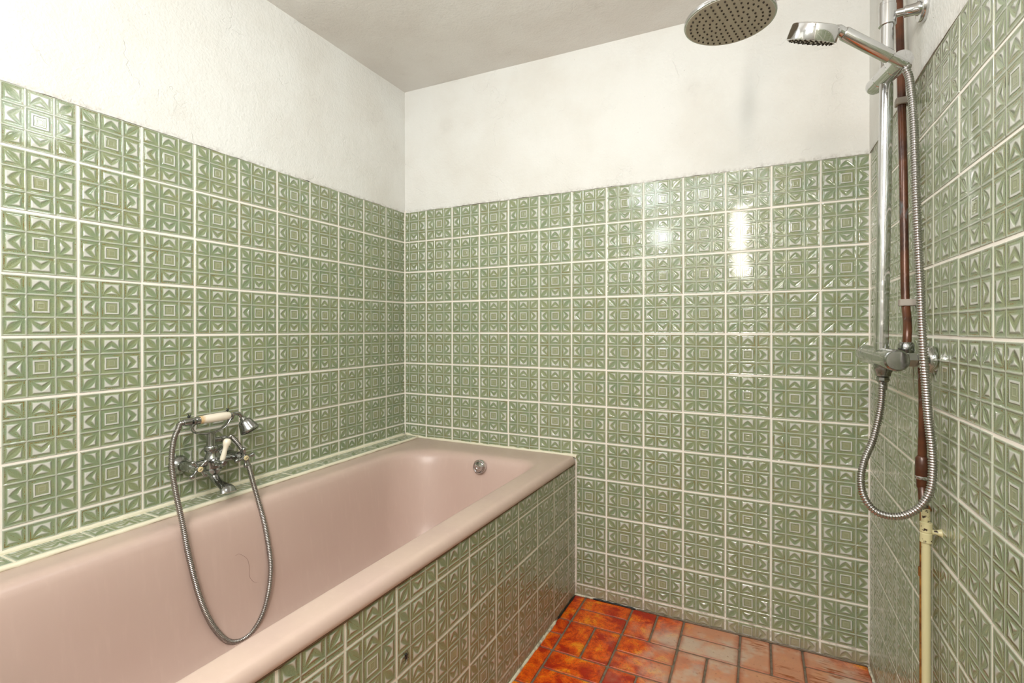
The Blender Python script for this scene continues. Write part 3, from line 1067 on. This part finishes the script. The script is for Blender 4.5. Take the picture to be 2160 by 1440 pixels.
# rose
m = MB()
m.lathe([(0.0965, 0.000), (0.0995, 0.0008), (0.1005, 0.004), (0.0995, 0.0085), (0.095, 0.011), (0.06, 0.0145), (0.026, 0.018), (0.020, 0.030), (0.0165, 0.034), (0.0160, 0.044)], rose_c, Z, 64)
ro = m.build('overhead_rose', CH, sh)
MB().lathe([(0.0967, 0.0012), (0.0960, -0.0006), (0.05, -0.0012), (0.001, -0.0012)], rose_c, Z, 64).build('spray_face', MT['grey_face'], ro)
m = MB()
for ring in range(1, 7):
    rr = 0.0142 * ring
    for k in range(6 * ring):
        an = 2 * math.pi * k / (6 * ring) + 0.3
        m.lathe([(0.0022, 0.0), (0.0021, -0.0022), (0.0013, -0.003)], rose_c + Vector((rr * math.cos(an), rr * math.sin(an), -0.0008)), Z, 8)
tag(m.build('nozzles', MT['nozzle'], ro), kind='stuff')
# mixer bar, along the wall
m = MB()
r0 = 0.0238
ya, yb = -0.372, -0.728
prof = [(r0 - 0.009, 0.0), (r0 - 0.003, 0.003), (r0 - 0.0005, 0.010), (r0, 0.018)]
for s in (0.062, 0.225, 0.300):
    prof += [(r0, s - 0.0008), (r0 - 0.0011, s), (r0, s + 0.0008)]
prof += [(r0, 0.346), (r0 - 0.0008, 0.350), (r0 - 0.002, 0.3515), (r0 - 0.0035, 0.3525), (r0 - 0.0045, 0.3565), (0.004, 0.3575)]
m.lathe(prof, (BX, ya, BZ), -Y, 40)
m.build('mixer_bar', MT['dull_chrome'], sh, True, 25)
m = MB()
m.lathe([(0.019, 0.0), (0.019, -0.012), (0.0155, -0.020), (0.0150, -0.026)], (BX, -0.592, BZ - 0.018), Z, 24)
m.build('hose_outlet', MT['dull_chrome'], sh)
for yy in (-0.53, -0.680):
    m = MB()
    m.lathe([(0.0125, 0.015), (0.0125, 0.026), (0.0165, 0.028), (0.0165, 0.042), (0.0130, 0.044), (0.0130, 0.060)], (BX, yy, BZ), X, 6 if yy < -0.6 else 20)
    m.build('union_nut', MT['dull_chrome'], sh, False)
MB().lathe([(0.0300, -0.001), (0.0312, -0.004), (0.0300, -0.014), (0.0225, -0.021), (0.0140, -0.024)], (W, -0.680, BZ), X, 32).build('wall_rose', MT['chrome'], sh)
# elbow that takes the copper feed
m = MB()
m.lathe([(0.0150, -0.030), (0.0165, -0.028), (0.0165, -0.006), (0.0150, 0.004), (0.0158, 0.006), (0.0158, 0.020), (0.0120, 0.026), (0.0100, 0.026)], (1.918, -0.579, BZ + 0.010), Z, 22)
m.cyl((1.893, -0.579, BZ - 0.003), (1.918, -0.579, BZ - 0.003), 0.014)
m.build('elbow', MT['dull_chrome'], sh)
# slider
sf, sn = Vector((1.8585, -0.549, 1.7205)), Vector((1.8835, -0.672, 1.7160))
sd = (sn - sf).normalized()
m = MB()
Ls = (sn - sf).length
m.lathe([(0.012, 0.0), (0.0170, 0.0025), (0.0188, 0.008), (0.0194, 0.018), (0.0198, 0.050), (0.0190, 0.051), (0.0190, 0.0525), (0.0200, 0.0535), (0.0205, Ls - 0.012), (0.0195, Ls - 0.011), (0.0203, Ls - 0.010), (0.0208, Ls + 0.018), (0.0196, Ls + 0.0215), (0.004, Ls + 0.022)], sf, sd, 32)
m.build('slider', CH, sh, True, 30)

# ---- hand shower on the slider
hs2 = thing('hand_shower', 'chrome hand shower held by the slider of the shower column', 'hand shower')
ha, hb2 = at(1908, 136, 1.065), at(1779, 70, 1.062)
dh = (hb2 - ha).normalized()
LH = (hb2 - ha).length
m = MB()
m.lathe([(0.0062, -0.012), (0.0070, -0.006), (0.0084, -0.003), (0.0088, 0.0), (0.0094, 0.034), (0.0125, 0.036), (0.0136, 0.0375), (0.0136, LH - 0.002), (0.0125, LH), (0.0100, LH + 0.0006)], ha, dh, 28)
m.build('handle', CH, hs2, True, 30)
hc = at(1716, 70, 1.062)
hn = (RIGHT * -0.10 + UP * -0.89 + FWD * 0.465).normalized()     # the way the spray face points
nk = catmull([hb2 - dh * 0.006, hb2 + dh * 0.004, hb2 + dh * 0.013 - hn * 0.0005, hc + (hb2 - hc).normalized() * 0.043 - hn * 0.002, hc + (hb2 - hc).normalized() * 0.030 - hn * 0.001], 0.003)
MB().sweep(nk, [(0.0106, 0.0112)] * len(nk), 18).build('neck', CH, hs2)
hob = MB().lathe([(0.020, -0.0165), (0.0425, -0.0155), (0.0450, -0.0145), (0.0460, -0.0125), (0.0492, 0.0150), (0.0488, 0.0165), (0.0470, 0.0168)], hc, hn, 48).build('shower_head', CH, hs2, True, 30)
MB().lathe([(0.0472, 0.0150), (0.0460, 0.0168), (0.02, 0.0175), (0.001, 0.0176)], hc, hn, 40).build('spray_face', MT['grey_face'], hob)
m = MB()
e1 = hn.cross(Z).normalized()
e2 = hn.cross(e1)
for ring in range(1, 6):
    rr = 0.0082 * ring
    for k in range(5 * ring):
        an = 2 * math.pi * k / (5 * ring)
        m.lathe([(0.0021, 0.0), (0.0018, 0.0022), (0.0012, 0.0027)], hc + hn * 0.0165 + (e1 * math.cos(an) + e2 * math.sin(an)) * rr, hn, 7)
tag(m.build('nozzles', MT['nozzle'], hob), kind='stuff')
# nut and hose
m = MB()
m.lathe([(0.0100, 0.0), (0.0130, -0.003), (0.0135, -0.010), (0.0110, -0.014), (0.0088, -0.016), (0.0085, -0.032)], (BX, -0.592, BZ - 0.044), Z, 8)
m.build('hose_nut', MT['dull_chrome'], hs2, False)
pts = [(BX, -0.592, BZ - 0.070)]
for u, v, d in [(1861, 815, 1.160), (1857, 862, 1.150), (1842, 925, 1.135), (1823, 972, 1.120), (1816, 1012, 1.105), (1824, 1050, 1.085), (1850, 1080, 1.060), (1893, 1089, 1.030), (1934, 1074, 1.005), (1960, 1040, 0.995), (1967, 1000, 0.995), (1966, 950, 0.995), (1958, 880, 0.995), (1952, 800, 0.985), (1948, 750, 0.985), (1944, 680, 0.990), (1941, 600, 0.995), (1936, 500, 1.005), (1932, 400, 1.015), (1929, 300, 1.03), (1925, 220, 1.045), (1918, 165, 1.058), (1911, 146, 1.063)]:
    pts.append(tuple(at(u, v, d)))
pts.append(tuple(ha - dh * 0.008))
hose('hose', pts, 0.0078, 0.0054, MT['hose_bright'], hs2)

# ------------------------------------------------------------------ pipes in the corner of the shower
cp = thing('copper_pipe', 'bare brown copper pipe running down behind the shower column', 'pipe')
pp = [(1.925, -0.438, 2.318), (1.925, -0.472, 1.962), (1.925, -0.492, 1.773), (1.925, -0.517, 1.531), (1.925, -0.536, 1.24), (1.925, -0.543, 1.192), (1.924, -0.561, 1.155), (1.921, -0.577, 1.125), (1.919, -0.579, 1.090)]
MB().sweep(catmull(pp, 0.012), 0.0088, 18).build('pipe', MT['copper'], cp)
for zz, yy in ((1.693, -0.501), (1.196, -0.541)):
    m = MB()
    m.bbox((1.9125, yy - 0.0145, zz - 0.008), (W - 0.0005, yy + 0.0125, zz + 0.008), 0.0015)
    for k in range(4):
        m.box((1.9117, yy - 0.0125 + k * 0.0032, zz - 0.0072), (1.9130, yy - 0.0112 + k * 0.0032, zz + 0.0072))
    m.build('pipe_clip', MT['clip'], cp, False)

wp = thing('water_pipe', 'brown pipe painted cream below its clip, under the shower valve', 'pipe')
bp = [(1.924, -0.684, 1.050), (1.924, -0.690, 0.954), (1.924, -0.683, 0.860), (1.924, -0.682, 0.80), (1.922, -0.706, 0.745)]
MB().sweep(catmull(bp, 0.012), 0.0082, 16).build('bare_length', MT['copper'], wp)
MB().lathe([(0.0085, 0.045), (0.0118, 0.040), (0.0125, 0.0), (0.0105, -0.004), (0.0098, -0.022), (0.0082, -0.025)], (1.924, -0.682, 0.815), Z, 20).build('coupling', MT['copper'], wp)
MB().lathe([(0.0125, -0.0015), (0.0138, 0.0), (0.0138, 0.004), (0.0125, 0.0055)], (1.924, -0.682, 0.812), Z, 20).build('ring', MT['chrome'], wp)
MB().sweep(catmull([(1.921, -0.720, 0.757), (1.921, -0.724, 0.69), (1.921, -0.727, 0.5), (1.921, -0.735, 0.0)], 0.02), 0.0078, 16).build('painted_length', MT['cream_paint'], wp)
m = MB()
m.lathe([(0.0092, 0.0), (0.0108, 0.001), (0.0108, 0.019), (0.0098, 0.020), (0.0098, 0.022), (0.0108, 0.023), (0.0108, 0.041), (0.0092, 0.042)], (1.921, -0.7245, 0.690), Z, 18)
m.lathe([(0.0055, 0.008), (0.0045, 0.014), (0.0075, 0.0235), (0.0095, 0.0245)], (1.921, -0.728, 0.714), X, 14)
m.build('pipe_clip', MT['cream_paint'], wp)

tp = thing('thin_pipe', 'thin rusty orange pipe behind the cream painted pipe', 'pipe')
MB().sweep(catmull([(1.9445, -0.655, 0.742), (1.938, -0.655, 0.741), (1.9335, -0.656, 0.732), (1.933, -0.656, 0.70), (1.933, -0.656, 0.5), (1.933, -0.660, 0.0)], 0.01), 0.0068, 14).build('pipe', MT['rust'], tp)
m = MB()
m.lathe([(0.0075, 0.0), (0.0090, 0.001), (0.0090, 0.020), (0.0075, 0.021)], (1.933, -0.656, 0.59), Z, 14)
m.box((1.937, -0.660, 0.594), (W - 0.0003, -0.652, 0.607))
m.build('pipe_clip', MT['rust'], tp)

# ------------------------------------------------------------------ small things
sp = thing('spider', 'small black spider on the green tiles below the bathtub rim', 'spider')
q = pan(-1.121, 0.387, 0.0042)
m = MB()
m.ball(q + Vector((0, 0, 0.002)), 0.0042, 12, 8, (0.75, 0.85, 1.25))
m.ball(q + Vector((0, 0, -0.0050)), 0.0026, 10, 6)
for s in (-1, 1):
    for k in range(4):
        an = math.radians(-65 + 42 * k)
        k0 = q + Vector((0, s * 0.001, -0.004))
        k1 = q + Vector((0.002, s * 0.006 * math.cos(an) + s * 0.001, -0.003 + 0.008 * math.sin(an)))
        k2 = q + Vector((-0.0038, s * 0.011 * math.cos(an) + s * 0.001, -0.003 + 0.015 * math.sin(an)))
        m.sweep([k0, k1, (k1 + k2) / 2 + Vector((0.0006, 0, 0)), k2], [0.0006, 0.0005, 0.0004, 0.0003], 5)
m.build('body', MT['spider'], sp)

hp_ = [tuple(onx(u, v, x)) for u, v, x in [(496, 1172, 0.2115), (505, 1168, 0.2105), (521, 1178, 0.2115), (526, 1196, 0.2135), (526, 1214, 0.2155), (536, 1227, 0.2180), (553, 1226, 0.2185)]]
hair = MB().sweep(catmull(hp_, 0.004), 0.0003, 5).build('hair', MT['hair'], None)
tag(hair, 'single dark hair stuck inside the bathtub below the bath tap', 'hair')
